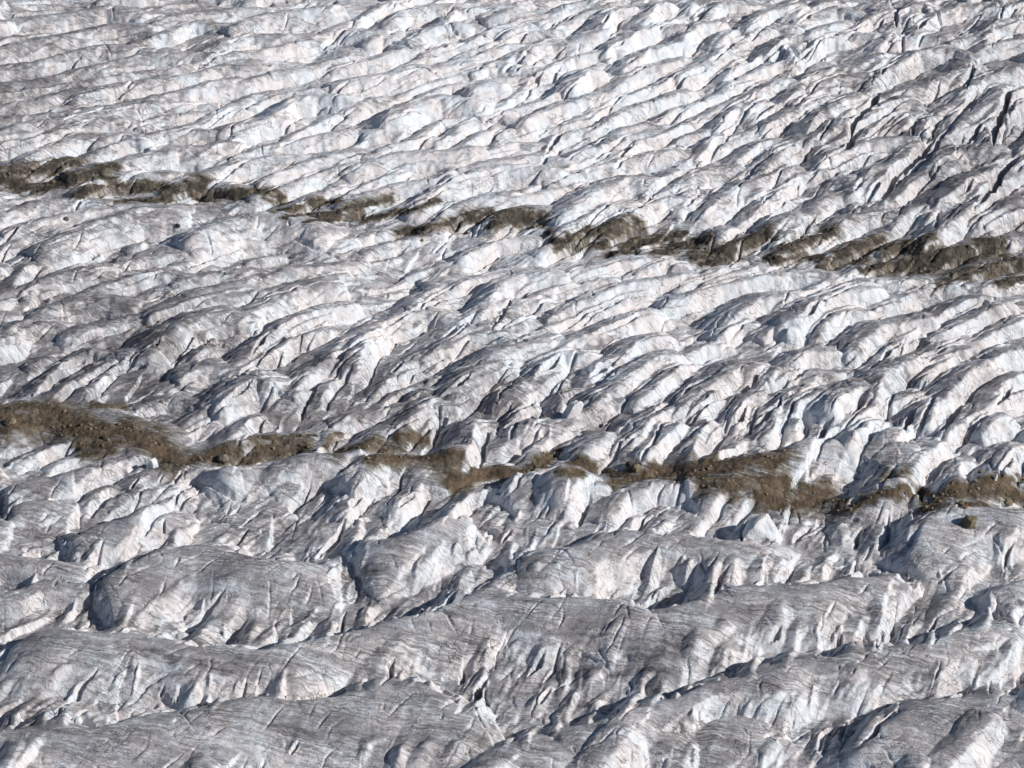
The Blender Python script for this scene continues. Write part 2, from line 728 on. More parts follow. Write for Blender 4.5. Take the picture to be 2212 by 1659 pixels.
WINDOW = dict(x=(-178.0, 178.0, 0.27), y=(580.0, 1040.0, 0.31))

def rows(tab, near=False):
    out = []
    for (cx, cy), txt in tab.items():
        ox, oy = cx * 2212 / 3.0, cy * 553.0
        for ln in txt.split('\n'):
            ln = ln.strip()
            if not ln: continue
            p = ln.split(';')
            v = [float(q) for q in p[0].split(',')]
            pts = [(ox + v[k] / 3.0, oy + v[k + 1] / 3.0) for k in range(0, len(v), 2)]
            out.append((pts, [float(q) / (3.0 if i == 0 else 1.0) for i, q in enumerate(p[1:])]) + ((cy,) if near else ()))
    return out

# ------------------------------------------------------------------ grid of the ice sheet
def axis(lo, hi, d, far_lo, far_hi):
    core = np.arange(lo, hi + d, d)
    up = [core[-1]]; s = d
    while up[-1] < far_hi: s *= 1.09; up.append(up[-1] + s)
    dn = [core[0]]; s = d
    while dn[-1] > far_lo: s *= 1.09; dn.append(dn[-1] - s)
    return np.array(dn[:0:-1] + list(core) + up[1:], dtype=np.float32)

XS = axis(*WINDOW['x'], -1400, 1400)
YS = axis(*WINDOW['y'], 150, 3200)
NX, NY = len(XS), len(YS)
GX, GY = np.meshgrid(XS, YS)          # [j, i]

def put_ridge(F, WX, WY, pts, hs, wf, wb, pf, pb, taper, fl=0.0, base=0.3, lens=False):
    """raise F to a ridge along ground polyline pts (left to right); wf sunny side, wb rear side"""
    P = np.array(pts); m = max(wf, wb) * 1.6 + 4.0
    i0, i1 = np.searchsorted(XS, [P[:, 0].min() - m, P[:, 0].max() + m])
    j0, j1 = np.searchsorted(YS, [P[:, 1].min() - m, P[:, 1].max() + m])
    if i1 - i0 < 2 or j1 - j0 < 2: return
    X = WX[j0:j1, i0:i1]; Y = WY[j0:j1, i0:i1]
    best = np.full(X.shape, 1e9, np.float32); sgn = np.zeros(X.shape, np.float32); hh = np.zeros(X.shape, np.float32)
    L = np.concatenate([[0], np.cumsum(np.hypot(*np.diff(P, axis=0).T))]); tot = L[-1]
    if tot < 0.3: return
    tp = min(taper, tot * 0.45)
    for k in range(len(P) - 1):
        ax, ay = P[k]; bx, by = P[k + 1]; dx, dy = bx - ax, by - ay; l2 = dx * dx + dy * dy
        if l2 < 1e-6: continue
        t = np.clip(((X - ax) * dx + (Y - ay) * dy) / l2, 0, 1)
        ex = X - (ax + t * dx); ey = Y - (ay + t * dy)
        d = ex * ex + ey * ey
        near = d < best
        s = L[k] + t * math.sqrt(l2)
        e = np.clip(np.minimum(s, tot - s) / tp, 0, 1)
        h = (hs[k] + t * (hs[k + 1] - hs[k])) * (base + (1 - base) * np.sqrt(e * (2 - e)))
        best = np.where(near, d, best); hh = np.where(near, h, hh)
        sgn = np.where(near, np.sign(dx * ey - dy * ex), sgn)
    d = np.sqrt(best)
    front = 1 - np.power(d / wf, pf)
    back = 1 - np.power(d / wb, pb)
    v = hh * np.where(sgn < 0, front, back)
    if lens:                          # the gap narrows as it gets shallower
        v = hh - max(hs) * np.where(sgn < 0, 1 - front, 1 - back)
    sub = F[j0:j1, i0:i1]
    np.maximum(sub, v + fl, out=sub)

def bil(F, x, y):
    i = np.clip(np.searchsorted(XS, x) - 1, 0, NX - 2); j = np.clip(np.searchsorted(YS, y) - 1, 0, NY - 2)
    a = np.clip((x - XS[i]) / (XS[i + 1] - XS[i]), 0, 1); b = np.clip((y - YS[j]) / (YS[j + 1] - YS[j]), 0, 1)
    return (F[j, i] * (1 - a) + F[j, i + 1] * a) * (1 - b) + (F[j + 1, i] * (1 - a) + F[j + 1, i + 1] * a) * b

rng = random.Random(7)
# --- broad swells
wx = GX + 2.5 * fbm(GX / 22, GY / 30, 3, 2); wy = GY + 3.0 * fbm(GX / 22, GY / 30, 9, 2)
B = np.zeros_like(GX)
for pts, (f, h) in rows(SWELLS):
    h *= 0.76
    g = [];
    for px, py in pts:
        x, y, t = ground(px, py, h); g.append((x, y))
    mid = pts[len(pts) // 2]
    x0, y0, _ = ground(mid[0], mid[1], h); x1, y1, _ = ground(mid[0], mid[1] + f, 0.0)
    wf = max(6.0, abs(y0 - y1) * 0.92)
    put_ridge(B, wx, wy, g, [h] * len(g), wf, h * 1.5, 2.2, 1.3, 18.0, base=0.05)
# --- crevassed ridges
wx = GX + 0.55 * fbm(GX / 7.0, GY / 9.0, 21, 3, 0.6); wy = GY + 0.65 * fbm(GX / 7.0, GY / 9.0, 31, 3, 0.6)
bdy, bdx = np.gradient(B)
bsl = np.hypot(bdx / np.gradient(XS)[None, :], bdy / np.gradient(YS)[:, None])
calm = 1 - (1 - sstep(0.46, 0.80, bsl)) * sstep(0.2, 1.5, B)        # rounded tops of the swells are smooth
A = -2.6 * calm
G = np.zeros_like(GX)                                                # narrow crevasses
segs = []
for pts, (f,), cy in rows(RIDGES, True):
    g = []; hs = []
    t0 = ground(pts[0][0], pts[0][1])[2]
    h = (0.072 + 0.024 * min(1, max(0, (pts[0][0] - 1100) / 600))) * f * t0 / 905.0 + 0.2
    if pts[0][0] > 1474 and cy == 0: h *= 0.8
    if cy == 2: h *= 0.5
    else:
        if len(pts) > 2 and pts[-1][1] - pts[-2][1] > 0.30 * abs(pts[-1][0] - pts[-2][0]): pts = pts[:-1]
        (xa, ya), (xb, yb) = pts[0], pts[1]; (xc, yc), (xd, yd) = pts[-2], pts[-1]
        la, lc = math.hypot(xb - xa, yb - ya) + .01, math.hypot(xd - xc, yd - yc) + .01
        ext = 0.16 * sum(math.hypot(p[0] - q[0], p[1] - q[1]) for p, q in zip(pts, pts[1:]))
        pts = [(xa - (xb - xa) / la * ext, ya - (yb - ya) / la * ext)] + pts + [(xd + (xd - xc) / lc * ext, yd + (yd - yc) / lc * ext)]
    for q, (px, py) in enumerate(pts):
        z = h
        for _ in range(3):
            x, y, t = ground(px, py, z); z = h + bil(B, x, y)
        g.append((x, y)); hs.append(h * rng.uniform(0.9, 1.1) * (1 if cy < 2 else 0.6 + 1.2 * q / (len(pts) - 1) - 1.7 * (q / (len(pts) - 1)) ** 2))
    k = len(pts) // 2
    a, b = np.array(g[k - 1]), np.array(g[k]); dirv = (b - a) / max(1e-6, np.hypot(*(b - a)))
    mx, my = (pts[k - 1][0] + pts[k][0]) / 2, (pts[k - 1][1] + pts[k][1]) / 2
    zb = bil(B, *((a + b) / 2))
    fx, fy, _ = ground(mx, my + f, zb * 0.8)
    wf = abs(dirv[0] * (fy - (a[1] + b[1]) / 2) - dirv[1] * (fx - (a[0] + b[0]) / 2))
    wf = min(max(wf, 0.6 * h), 2.4 * h)
    put_ridge(A, wx, wy, g, hs, wf, h * (2.1 if cy < 2 else 1.6), 1.35, 1.5, 7.0)
    nrm = np.array([dirv[1], -dirv[0]])
    foot = [(p[0] + nrm[0] * wf * 1.12, p[1] + nrm[1] * wf * 1.12) for p in g]
    if cy < 2: put_ridge(G, wx, wy, foot, [rng.uniform(0.8, 3.0) * min(1, h / 2.5) for _ in g], rng.uniform(0.4, 0.8), rng.uniform(0.5, 1.1), 1.0, 1.0, 5.0)
    for q in range(len(g) - 1):
        segs.append(((g[q][0] + g[q + 1][0]) / 2, (g[q][1] + g[q + 1][1]) / 2, math.atan2(g[q + 1][1] - g[q][1], g[q + 1][0] - g[q][0])))
for pts, (w_,) in rows(CLEFTS):       # long ribs standing along the open crevasses at the far right
    if pts[0][0] < 1474 or pts[0][1] > 553: continue
    h = 3.6 * rng.uniform(.85, 1.15)
    g = []
    for px, py in pts:
        x, y, t = ground(px - 15, py - 15, h); g.append((x, y))
    put_ridge(A, wx, wy, g, [h * .9] + [h] * (len(g) - 2) + [h * .9], h * .85, h * 2.2, 1.5, 1.6, 8.0)
    for q in range(len(g) - 1):
        segs += [((g[q][0] + g[q + 1][0]) / 2, (g[q][1] + g[q + 1][1]) / 2, math.atan2(g[q + 1][1] - g[q][1], g[q + 1][0] - g[q][0]))] * 3
segs = np.array(segs)

def lay(x, y):
    d = np.exp(-((segs[:, 0] - x) ** 2 + (segs[:, 1] - y) ** 2) / (2 * 14.0 ** 2)) + 1e-9
    return 0.5 * math.atan2((d * np.sin(2 * segs[:, 2])).sum(), (d * np.cos(2 * segs[:, 2])).sum())

# ridges outside the surveyed sheet and small ones all over it
def in_print(x, y, m=0.0):
    t = y * FWD[1] + CAM_H * math.sin(DEP)
    return abs(x) < t * THX * (1 - m) and 604 < y < 1006
n = 0
while n < 1700:
    x = rng.uniform(-330, 330); y = rng.uniform(480, 1250)
    n += 1
    if in_print(x, y): continue
    a = lay(x, y) if abs(x) < 230 else math.radians(50)
    a += rng.gauss(0, 0.12); l = rng.uniform(10, 32); h = rng.uniform(1.6, 4.5)
    g = [(x + s * l * math.cos(a) / 2, y + s * l * math.sin(a) / 2) for s in (-1, 0, 1)]
    put_ridge(A, wx, wy, g, [h] * 3, h * rng.uniform(0.7, 1.3), h * 1.9, 1.4, 1.5, 5.0)
for k in range(620):                 # lower ribs between the surveyed ones
    y = rng.uniform(585, 1035); x = rng.uniform(-1, 1) * (y * FWD[1] + 254) * THX * 1.06
    a = lay(x, y) + rng.gauss(0, 0.1); l = rng.uniform(8, 26); h = rng.uniform(-1.3, 0.5)
    if bil(calm, x, y) < 0.5: continue
    g = [(x + q * l * math.cos(a) / 2, y + q * l * math.sin(a) / 2) for q in (-1, 0, 1)]
    put_ridge(A, wx, wy, g, [h + 2.6] * 3, (h + 2.6) * rng.uniform(0.5, 0.9), (h + 2.6) * 1.9, 1.4, 1.5, 6.0, -2.6)
n = 0
while n < 1700:                       # fins and runnels on the steep lower flanks of the near swells
    y = rng.uniform(585, 760); x = rng.uniform(-1, 1) * (y * FWD[1] + 254) * THX * 1.06
    n += 1
    if bil(calm, x, y) < 0.5 or bil(B, x, y) < 0.6: continue
    a = math.radians(rng.gauss(70, 11)); l = rng.uniform(4, 12); h = rng.uniform(-0.8, 1.2)
    g = [(x + q * l * math.cos(a) / 2, y + q * l * math.sin(a) / 2) for q in (-1, 0, 1)]
    H0 = h + 2.3
    put_ridge(A, wx, wy, g, [H0 * .85, H0, H0 * .6], H0 * rng.uniform(0.4, 0.65), H0 * rng.uniform(.6, 1.0), 1.15, 1.2, 4.0, -2.3)
for k in range(2600):                # hairline crevasses and cracks
    y = rng.uniform(585, 1035); x = rng.uniform(-1, 1) * (y * FWD[1] + 254) * THX * 1.06
    a = lay(x, y) + rng.gauss(0, 0.25) + (rng.choice((-1, 1)) * rng.uniform(0.5, 1.3) if rng.random() < 0.25 else 0)
    l = rng.uniform(3, 14); d = rng.uniform(0.25, 1.2)
    if bil(calm, x, y) < 0.4: d *= 0.6
    b = a + rng.gauss(0, 0.3)
    g = [(x - l * math.cos(a) / 2, y - l * math.sin(a) / 2), (x, y), (x + l * math.cos(b) / 2, y + l * math.sin(b) / 2)]
    put_ridge(G, wx, wy, g, [d * .5, d, d * .4], rng.uniform(0.3, 0.55), rng.uniform(0.3, 0.7), 1.0, 1.0, 4.0, base=0.0, lens=True)
M = np.zeros_like(GX)
for k in range(5200):
    y = rng.uniform(585, 1035); x = rng.uniform(-1, 1) * (y * FWD[1] + 254) * THX * 1.06
    a = lay(x, y) + rng.gauss(0, 0.22)
    l = rng.uniform(4, 15); h = rng.uniform(0.25, 0.8) * rng.uniform(0.5, 1)
    g = [(x - l * math.cos(a) / 2, y - l * math.sin(a) / 2), (x + l * math.cos(a) / 2, y + l * math.sin(a) / 2)]
    put_ridge(M, wx, wy, g, [h] * 2, h * rng.uniform(0.9, 1.8), h * rng.uniform(1.6, 3), 1.6, 1.1, 3.0)
Hh = B + A - G + M * (0.15 + 0.6 * calm)
Hh += (0.06 + 0.14 * calm) * fbm(GX / 4.0, GY / 4.0, 51, 3, 0.55) + 1.0 * perlin(GX / 60, GY / 60, 61)
# fine flutes along the ice layering
FA = math.radians(-13.0)
U = GX * math.cos(FA) + GY * math.sin(FA); V = -GX * math.sin(FA) + GY * math.cos(FA)
Hh += 0.13 * perlin(U / 9.0, V / 0.9 + 0.6 * perlin(U / 14, V / 10, 5), 71) + 0.16 * perlin(U / 14.0, V / 2.3 + 0.6 * perlin(U / 14, V / 10, 5), 73)
# --- debris bands of the two medial moraines (print units: x, y, half width)
BANDS = ["""
-260,345,-100,360,0,373,67,370,117,361,167,346;13
-260,380,-80,395,117,396,167,386,200,375,250,358;10
0,390,33,408,83,412,117,403;9
167,423,208,403,250,410,300,408,370,402;10
217,380,258,396;8
250,436,317,433,369,430;6
364,410,397,403,440,400;14
397,418,464,427,514,418,564,412,590,412;9
573,420,590,440,614,440;11
590,457,647,450,733,433;7
614,467,680,463,733,460;8
664,478,733,473,800,470;6
737,453,804,440,847,433;6
787,477,904,450,944,433;7
864,507,937,490,1037,467,1087,457;11
1070,483,1104,467,1170,473;16
1184,500,1197,523;10
1204,527,1270,503,1354,497;12
1230,515,1271,503,1305,495;8
1296,503,1346,495,1380,493;14
1238,537,1280,528,1313,528;8
1346,533,1413,517,1480,505;9
1313,550,1355,542,1380,535;8
1421,547,1455,533,1513,517,1530,513;14
1496,542,1513,523;10
1496,558,1546,545,1582,533;12
1513,572,1582,562;8
1565,530,1661,507;14
1688,540,1791,503;16
1808,547,1908,520;11
1925,547,2008,510;12
2041,547,2141,523;14
1658,560,1775,553;8
1775,580,1875,560;9
1891,586,1975,566,2041,556;12
2091,603,2141,583,2212,570,2400,560;13
2158,610,2212,600,2380,600;9
1843,564,1885,541,1926,528;12
1910,554,1960,533,1985,534;16
1860,586,1910,578;7
1918,588,1993,561,2043,534;8
2001,578,2060,564,2126,549,2160,536;19
2026,619,2093,586,2126,578,2193,561;11
""", """
-260,850,0,880,83,880,150,893;13
-260,890,0,905,100,912,170,925,230,940;26
170,960,230,960,290,945;14
270,930,340,960,370,1000;28
200,875,270,880;8
170,985,250,975;8
364,990,385,1000;22
380,1005,430,990,480,985;12
464,972,514,980;12
556,967,614,967,655,967;17
572,947,680,940;5
480,997,560,995;8
705,964,733,947;8
727,979,794,962,844,972;14
860,954,919,949;12
794,989,894,992,960,996;14
969,979,994,979;8
952,999,985,1020,977,1046;18
994,1046,1044,1026,1096,1012;16
1091,1029,1149,1009,1208,981;11
1233,1002,1283,1016;10
1208,1022,1258,1022;8
1308,1017,1341,1029,1374,1012;9
1324,1051,1374,1032,1460,1012;11
1455,1019,1522,1011,1605,1002,1688,989;22
1522,1042,1622,1039,1688,1047;20
1638,1069,1722,1089,1788,1081,1813,1097;20
1738,1056,1797,1066;14
1843,1092,1901,1062,1960,1059;10
1918,1032,1951,1022;12
1960,1072,2010,1069;9
2001,1092,2060,1066,2135,1052,2160,1059;20
2076,1089,2126,1089;10
2160,1064,2212,1076,2400,1090;14
2118,1032,2212,1039;8
"""]
def hit(px, py):
    """where the line of sight of a print point meets the ice"""
    z = 16.0
    while z > -4:
        x, y, t = ground(px, py, z)
        if bil(Hh, x, y) >= z: break
        z -= 0.15
    return x, y, z, t
G2 = np.zeros_like(GX)
for pts, (w_,) in rows(CLEFTS):
    g = [hit(px, py) for px, py in pts]
    m = THX * g[0][3] / 1106
    d = [0.8] + [2.8 + 0.12 * w_ * 3 * rng.uniform(.6, 1)] * (len(g) - 2) + [1.2]
    if len(g) == 2: d = [2.6, 2.0]
    put_ridge(G2, wx, wy, [q[:2] for q in g], d, w_ * m * 0.7, w_ * m * 0.85, 1.1, 1.1, 9.0, base=0.0, lens=True)
for k in range(260):                 # open slots of the same kind, everywhere between the ridges
    y = rng.uniform(585, 1035); x = rng.uniform(-1, 1) * (y * FWD[1] + 254) * THX * 1.06
    if bil(calm, x, y) < 0.5: continue
    a = lay(x, y) + rng.gauss(0.1, 0.15); l = rng.uniform(6, 17); d = rng.uniform(1.5, 4.0)
    # start from the lowest spot nearby so that slots open along the troughs
    j, i = np.searchsorted(YS, y), np.searchsorted(XS, x)
    sub = Hh[max(0, j - 9):j + 10, max(0, i - 9):i + 10]
    if sub.size == 0: continue
    q = np.unravel_index(int(sub.argmin()), sub.shape); x, y = XS[max(0, i - 9) + q[1]], YS[max(0, j - 9) + q[0]]
    g = [(x - l * math.cos(a) / 2, y - l * math.sin(a) / 2), (x, y), (x + l * math.cos(a + .15) / 2, y + l * math.sin(a + .15) / 2)]
    put_ridge(G2, wx, wy, g, [d * .6, d, d * .5], rng.uniform(.5, .9), rng.uniform(.5, 1.0), 1.1, 1.1, 6.0, base=0.0, lens=True)
Hh -= G2
dy, dx = np.gradient(Hh)
gx = dx / np.gradient(XS)[None, :]; gy = dy / np.gradient(YS)[:, None]
slope = np.hypot(gx, gy)
def band(k):
    D = np.full(GX.shape, -1.2, np.float32)
    for ln in BANDS[k].strip().split('\n'):
        p, hw = ln.split(';'); v = [float(q) for q in p.split(',')]; hw = float(hw)
        pts = list(zip(v[::2], v[1::2]))
        for (ax, ay), (bx, by) in zip(pts, pts[1:]):
            n = max(2, int(math.hypot(bx - ax, by - ay) / (hw * 0.5)))
            for q in range(n):
                f = q / (n - 1.0)
                x, y, z, t = hit(ax + (bx - ax) * f, ay + (by - ay) * f)
                m = THX * t / 1106
                rx, ry = hw * m * 1.25, hw * m * 1.75
                i0, i1 = np.searchsorted(XS, [x - 2.2 * rx, x + 2.2 * rx]); j0, j1 = np.searchsorted(YS, [y - 2.2 * ry, y + 2.2 * ry])
                if i1 <= i0 or j1 <= j0: continue
                e = 1 - np.sqrt(((GX[j0:j1, i0:i1] - x) / rx) ** 2 + ((GY[j0:j1, i0:i1] - y) / ry) ** 2)
                sub = D[j0:j1, i0:i1]; np.maximum(sub, e, out=sub)
    e = D + 0.52 * fbm(U / 9, V / 5, 81 + k, 4, 0.65) + 0.30 * perlin(U / 5, V / 0.8, 90 + k) + 0.22 * fbm(GX / 1.6, GY / 1.6, 97 + k, 2, .7)
    return e - 0.5 * sstep(0.9, 1.7, slope)
def blur2(F, r):
    for ax in (0, 1):
        P = np.pad(F, [(r + 1, r) if a == ax else (0, 0) for a in (0, 1)], mode='edge').astype(np.float64).cumsum(ax)
        F = ((P[2 * r + 1:] - P[:-2 * r - 1]) if ax == 0 else (P[:, 2 * r + 1:] - P[:, :-2 * r - 1])) / (2 * r + 1)
    return F.astype(np.float32)
D0, D1 = band(0), band(1)            # rubble protects the ice from melting and evens it out
smooth = blur2(blur2(Hh, 11), 8) + 0.5
keep = blur2(np.maximum(0.95 * sstep(-0.45, 0.2, D1), 0.3 * sstep(-0.2, 0.3, D0)), 5)
Hh += (smooth - Hh) * keep
dy, dx = np.gradient(Hh)
gx = dx / np.gradient(XS)[None, :]; gy = dy / np.gradient(YS)[:, None]
slope = np.hypot(gx, gy)
D0, D1 = band(0), band(1)
debris = np.maximum(D0, D1)
cover = sstep(0.0, 0.4, debris)
Hh += cover * (0.22 * fbm(GX / 1.3, GY / 1.3, 95, 2) + 0.35 * perlin(GX / 4.5, GY / 4.5, 96))

# --- overall soiling of the ice (0 clean, 1 grey), by place on the glacier
def soil_at():
    spots = [(0, 1150, 420, 330, .14), (150, 650, 380, 200, .08), (200, 60, 320, 120, .25), (0, 230, 250, 130, .25), (1900, 350, 330, 220, .22), (2212, 330, 230, 330, .2), (1150, 180, 460, 180, -.33), (1300, 560, 500, 90, -.2),
             (300, 620, 350, 110, .2), (300, 800, 400, 120, .28), (1050, 880, 350, 90, .35), (700, 80, 500, 130, -.1), (1900, 760, 400, 160, .1), (1450, 700, 400, 100, -.1),
             (1106, 1250, 1300, 170, .10), (1106, 1500, 1400, 190, .10), (2000, 1640, 700, 160, .1)]
    s = np.zeros_like(GX)
    for a, b, ra, rb, v in spots:
        x, y, t = ground(a, b, 3.0); sx = ra / 1106 * THX * t; sy = abs(ground(a, b - rb, 3.0)[1] - ground(a, b + rb, 3.0)[1]) / 2
        s += v * np.exp(-0.7 * (((GX - x) / sx) ** 2 + ((GY - y) / sy) ** 2))
    return s
blur = slope.copy()
for _ in range(2):
    blur[1:-1, 1:-1] = (blur[1:-1, 1:-1] * 2 + blur[:-2, 1:-1] + blur[2:, 1:-1] + blur[1:-1, :-2] + blur[1:-1, 2:]) / 6
soil = 0.49 - 0.36 * sstep(0.45, 1.1, blur) + soil_at() + 0.16 * fbm(GX / 26, GY / 30, 101, 3)

# ------------------------------------------------------------------ scene helpers
scene = bpy.context.scene
col = scene.collection
def tag(o, **k):
    for a, b in k.items(): o[a] = b
    return o

def grid_mesh(name, mask=None, lift=0.0, attrs=()):
    idx = np.arange(NX * NY, dtype=np.int32).reshape(NY, NX)
    q = np.stack([idx[:-1, :-1], idx[:-1, 1:], idx[1:, 1:], idx[1:, :-1]], -1).reshape(-1, 4)
    Z = Hh + lift
    if mask is not None:
        keep = (mask[:-1, :-1] & mask[:-1, 1:] & mask[1:, 1:] & mask[1:, :-1]).reshape(-1)
        q = q[keep]
    used = np.unique(q); re = np.full(NX * NY, -1, np.int32); re[used] = np.arange(len(used)); q = re[q]
    co = np.stack([GX.reshape(-1)[used], GY.reshape(-1)[used], Z.reshape(-1)[used]], -1).astype(np.float32)
    me = bpy.data.meshes.new(name)
    me.vertices.add(len(co)); me.vertices.foreach_set('co', co.reshape(-1))
    me.loops.add(q.size); me.loops.foreach_set('vertex_index', q.reshape(-1).astype(np.int32))
    me.polygons.add(len(q)); me.polygons.foreach_set('loop_start', np.arange(0, q.size, 4, dtype=np.int32))
    me.update(calc_edges=True)
    me.polygons.foreach_set('use_smooth', np.ones(len(q), bool))
    for nm, arr in attrs:
        at = me.attributes.new(nm, 'FLOAT', 'POINT'); at.data.foreach_set('value', arr.reshape(-1)[used].astype(np.float32))
    me.update()
    o = bpy.data.objects.new(name, me); col.objects.link(o)
    return o

# ------------------------------------------------------------------ materials
def mat(name):
    m = bpy.data.materials.new(name); m.use_nodes = True
    nt = m.node_tree; b = nt.nodes['Principled BSDF']
    return m, nt, b
class NT:
    def __init__(s, nt): s.t = nt
    def n(s, kind, **k):
        o = s.t.nodes.new(kind)
        for a, b in k.items(): setattr(o, a, b)
        return o
    def l(s, a, b): s.t.links.new(a, b)
    def math(s, op, a, b=None, clamp=False):
        o = s.n('ShaderNodeMath', operation=op, use_clamp=clamp)
        for i, v in enumerate((a, b)):
            if v is None: continue
            if isinstance(v, (int, float)): o.inputs[i].default_value = v
            else: s.l(v, o.inputs[i])
        return o.outputs[0]
    def vec(s, x, y, z):
        o = s.n('ShaderNodeCombineXYZ')
        for i, v in enumerate((x, y, z)):
            if isinstance(v, (int, float)): o.inputs[i].default_value = v
            else: s.l(v, o.inputs[i])
        return o.outputs[0]
    def noise(s, v, scale, detail=3, rough=.55, dist=0):
        o = s.n('ShaderNodeTexNoise'); s.l(v, o.inputs['Vector'])
        o.inputs['Scale'].default_value = scale; o.inputs['Detail'].default_value = detail; o.inputs['Roughness'].default_value = rough; o.inputs['Distortion'].default_value = dist
        return o.outputs['Fac']
    def mix(s, f, a, b):
        o = s.n('ShaderNodeMix', data_type='RGBA')
        if isinstance(f, (int, float)): o.inputs[0].default_value = f
        else: s.l(f, o.inputs[0])
        for i, v in ((6, a), (7, b)):
            if isinstance(v, tuple): o.inputs[i].default_value = (*v, 1)
            else: s.l(v, o.inputs[i])
        return o.outputs[2]
    def rng(s, v, a, b, c=0., d=1.):
        o = s.n('ShaderNodeMapRange', interpolation_type='SMOOTHSTEP'); s.l(v, o.inputs[0])
        for i, q in enumerate((a, b, c, d)): o.inputs[i + 1].default_value = q
        return o.outputs[0]
    def attr(s, nm): return s.n('ShaderNodeAttribute', attribute_name=nm).outputs['Fac']

def layer_coords(N):
    pos = N.n('ShaderNodeNewGeometry').outputs['Position']
    sp = N.n('ShaderNodeSeparateXYZ'); N.l(pos, sp.inputs[0]); x, y, z = sp.outputs
    c, s_ = math.cos(FA), math.sin(FA)
    u = N.math('ADD', N.math('MULTIPLY', x, c), N.math('MULTIPLY', y, s_))
    v = N.math('ADD', N.math('MULTIPLY', x, -s_), N.math('MULTIPLY', y, c))
    return pos, x, y, z, u, v

ROCK_DARK, ROCK_MID, ROCK_PALE = (.085, .070, .050), (.20, .162, .118), (.38, .33, .26)
def rock_colour(N, pos):
    a = N.noise(pos, 0.35, 4, .6); b = N.noise(pos, 2.6, 3, .7); c = N.noise(pos, 5.0, 2, .6)
    q = N.mix(N.rng(a, .35, .68), ROCK_DARK, ROCK_MID)
    q = N.mix(N.rng(b, .52, .75, 0, .6), q, ROCK_PALE)
    return N.mix(N.rng(c, .62, .72, 0, .9), q, (.36, .33, .29))

def ice_material(name, block=False):
    m, nt, bs = mat(name); N = NT(nt)
    pos, x, y, z, u, v = layer_coords(N)
    warp = N.noise(pos, 0.06, 3)
    vv = N.math('ADD', v, N.math('MULTIPLY', N.math('SUBTRACT', warp, .5), 5.0))
    vv = N.math('ADD', vv, N.math('MULTIPLY', N.math('SUBTRACT', N.noise(pos, .28, 3, .6), .5), 2.6))
    fine = N.noise(N.vec(N.math('MULTIPLY', u, .05), vv, N.math('MULTIPLY', z, .06)), 1.9, 5, .68)
    bands = N.noise(N.vec(N.math('MULTIPLY', u, .035), vv, N.math('MULTIPLY', z, .04)), .28, 4, .6)
    patch = N.noise(pos, .10, 5, .62)
    soil = -.12 if block else N.attr('soil')
    f = N.math('ADD', N.math('MULTIPLY', N.math('SUBTRACT', fine, .5), 1.85), N.math('MULTIPLY', N.math('SUBTRACT', bands, .5), .8))
    gate2 = N.rng(N.noise(N.vec(N.math('MULTIPLY', u, .5), v, z), .11, 3, .6), .33, .62, .4, 1.3)
    hatch = N.noise(N.vec(N.math('MULTIPLY', u, .12), vv, N.math('MULTIPLY', z, .1)), 4.2, 3, .6)
    f = N.math('MULTIPLY', N.math('ADD', f, N.math('MULTIPLY', N.math('SUBTRACT', hatch, .5), 1.2)), gate2)
    mott = N.noise(pos, .55, 4, .65)
    f = N.math('ADD', f, N.math('MULTIPLY', N.math('SUBTRACT', mott, .5), .9))
    f = N.math('ADD', f, N.math('MULTIPLY', N.math('SUBTRACT', patch, .5), 1.2))
    dirt = N.math('ADD', f, soil)
    tint = N.noise(pos, .13, 3)
    clean = N.mix(N.rng(tint, .38, .62), (.76, .795, .825), (.81, .762, .75))
    c = N.mix(N.rng(dirt, .1, .85, 0, .85), clean, (.24, .226, .234))
    c = N.mix(N.rng(dirt, .75, 1.25, 0, .8), c, (.10, .092, .09))
    # hairline cracks
    wv = N.n('ShaderNodeVectorMath', operation='ADD'); N.l(pos, wv.inputs[0])
    nz = N.n('ShaderNodeTexNoise'); N.l(pos, nz.inputs['Vector']); nz.inputs['Scale'].default_value = .35; nz.inputs['Detail'].default_value = 3
    sc = N.n('ShaderNodeVectorMath', operation='SCALE'); N.l(nz.outputs['Color'], sc.inputs[0]); sc.inputs[3].default_value = 7.0; N.l(sc.outputs[0], wv.inputs[1])
    vo = N.n('ShaderNodeTexVoronoi', feature='DISTANCE_TO_EDGE'); N.l(wv.outputs[0], vo.inputs['Vector']); vo.inputs['Scale'].default_value = .17
    gate = N.rng(N.noise(pos, .16, 2), .42, .6)
    crack = N.math('MULTIPLY', N.rng(vo.outputs['Distance'], .0, .022, 1, 0), gate)
    c = N.mix(N.math('MULTIPLY', crack, .38), c, (.09, .09, .10))
    # debris washed out of the moraine
    deb = N.attr('debris')
    wash = N.rng(N.math('ADD', deb, N.math('MULTIPLY', N.math('SUBTRACT', fine, .5), 2.2)), -.85, .45)
    if not block: c = N.mix(wash, c, rock_colour(N, pos))
    N.l(c, bs.inputs['Base Color'])
    bs.inputs['Roughness'].default_value = .55; bs.inputs['Specular IOR Level'].default_value = .25
    bh = N.math('ADD', N.math('MULTIPLY', fine, .6), N.math('MULTIPLY', N.noise(pos, 1.6, 4, .6), .35))
    bh = N.math('SUBTRACT', bh, N.math('MULTIPLY', crack, .35))
    bp = N.n('ShaderNodeBump'); bp.inputs['Strength'].default_value = .8; bp.inputs['Distance'].default_value = .8
    N.l(bh, bp.inputs['Height']); N.l(bp.outputs[0], bs.inputs['Normal'])
    return m

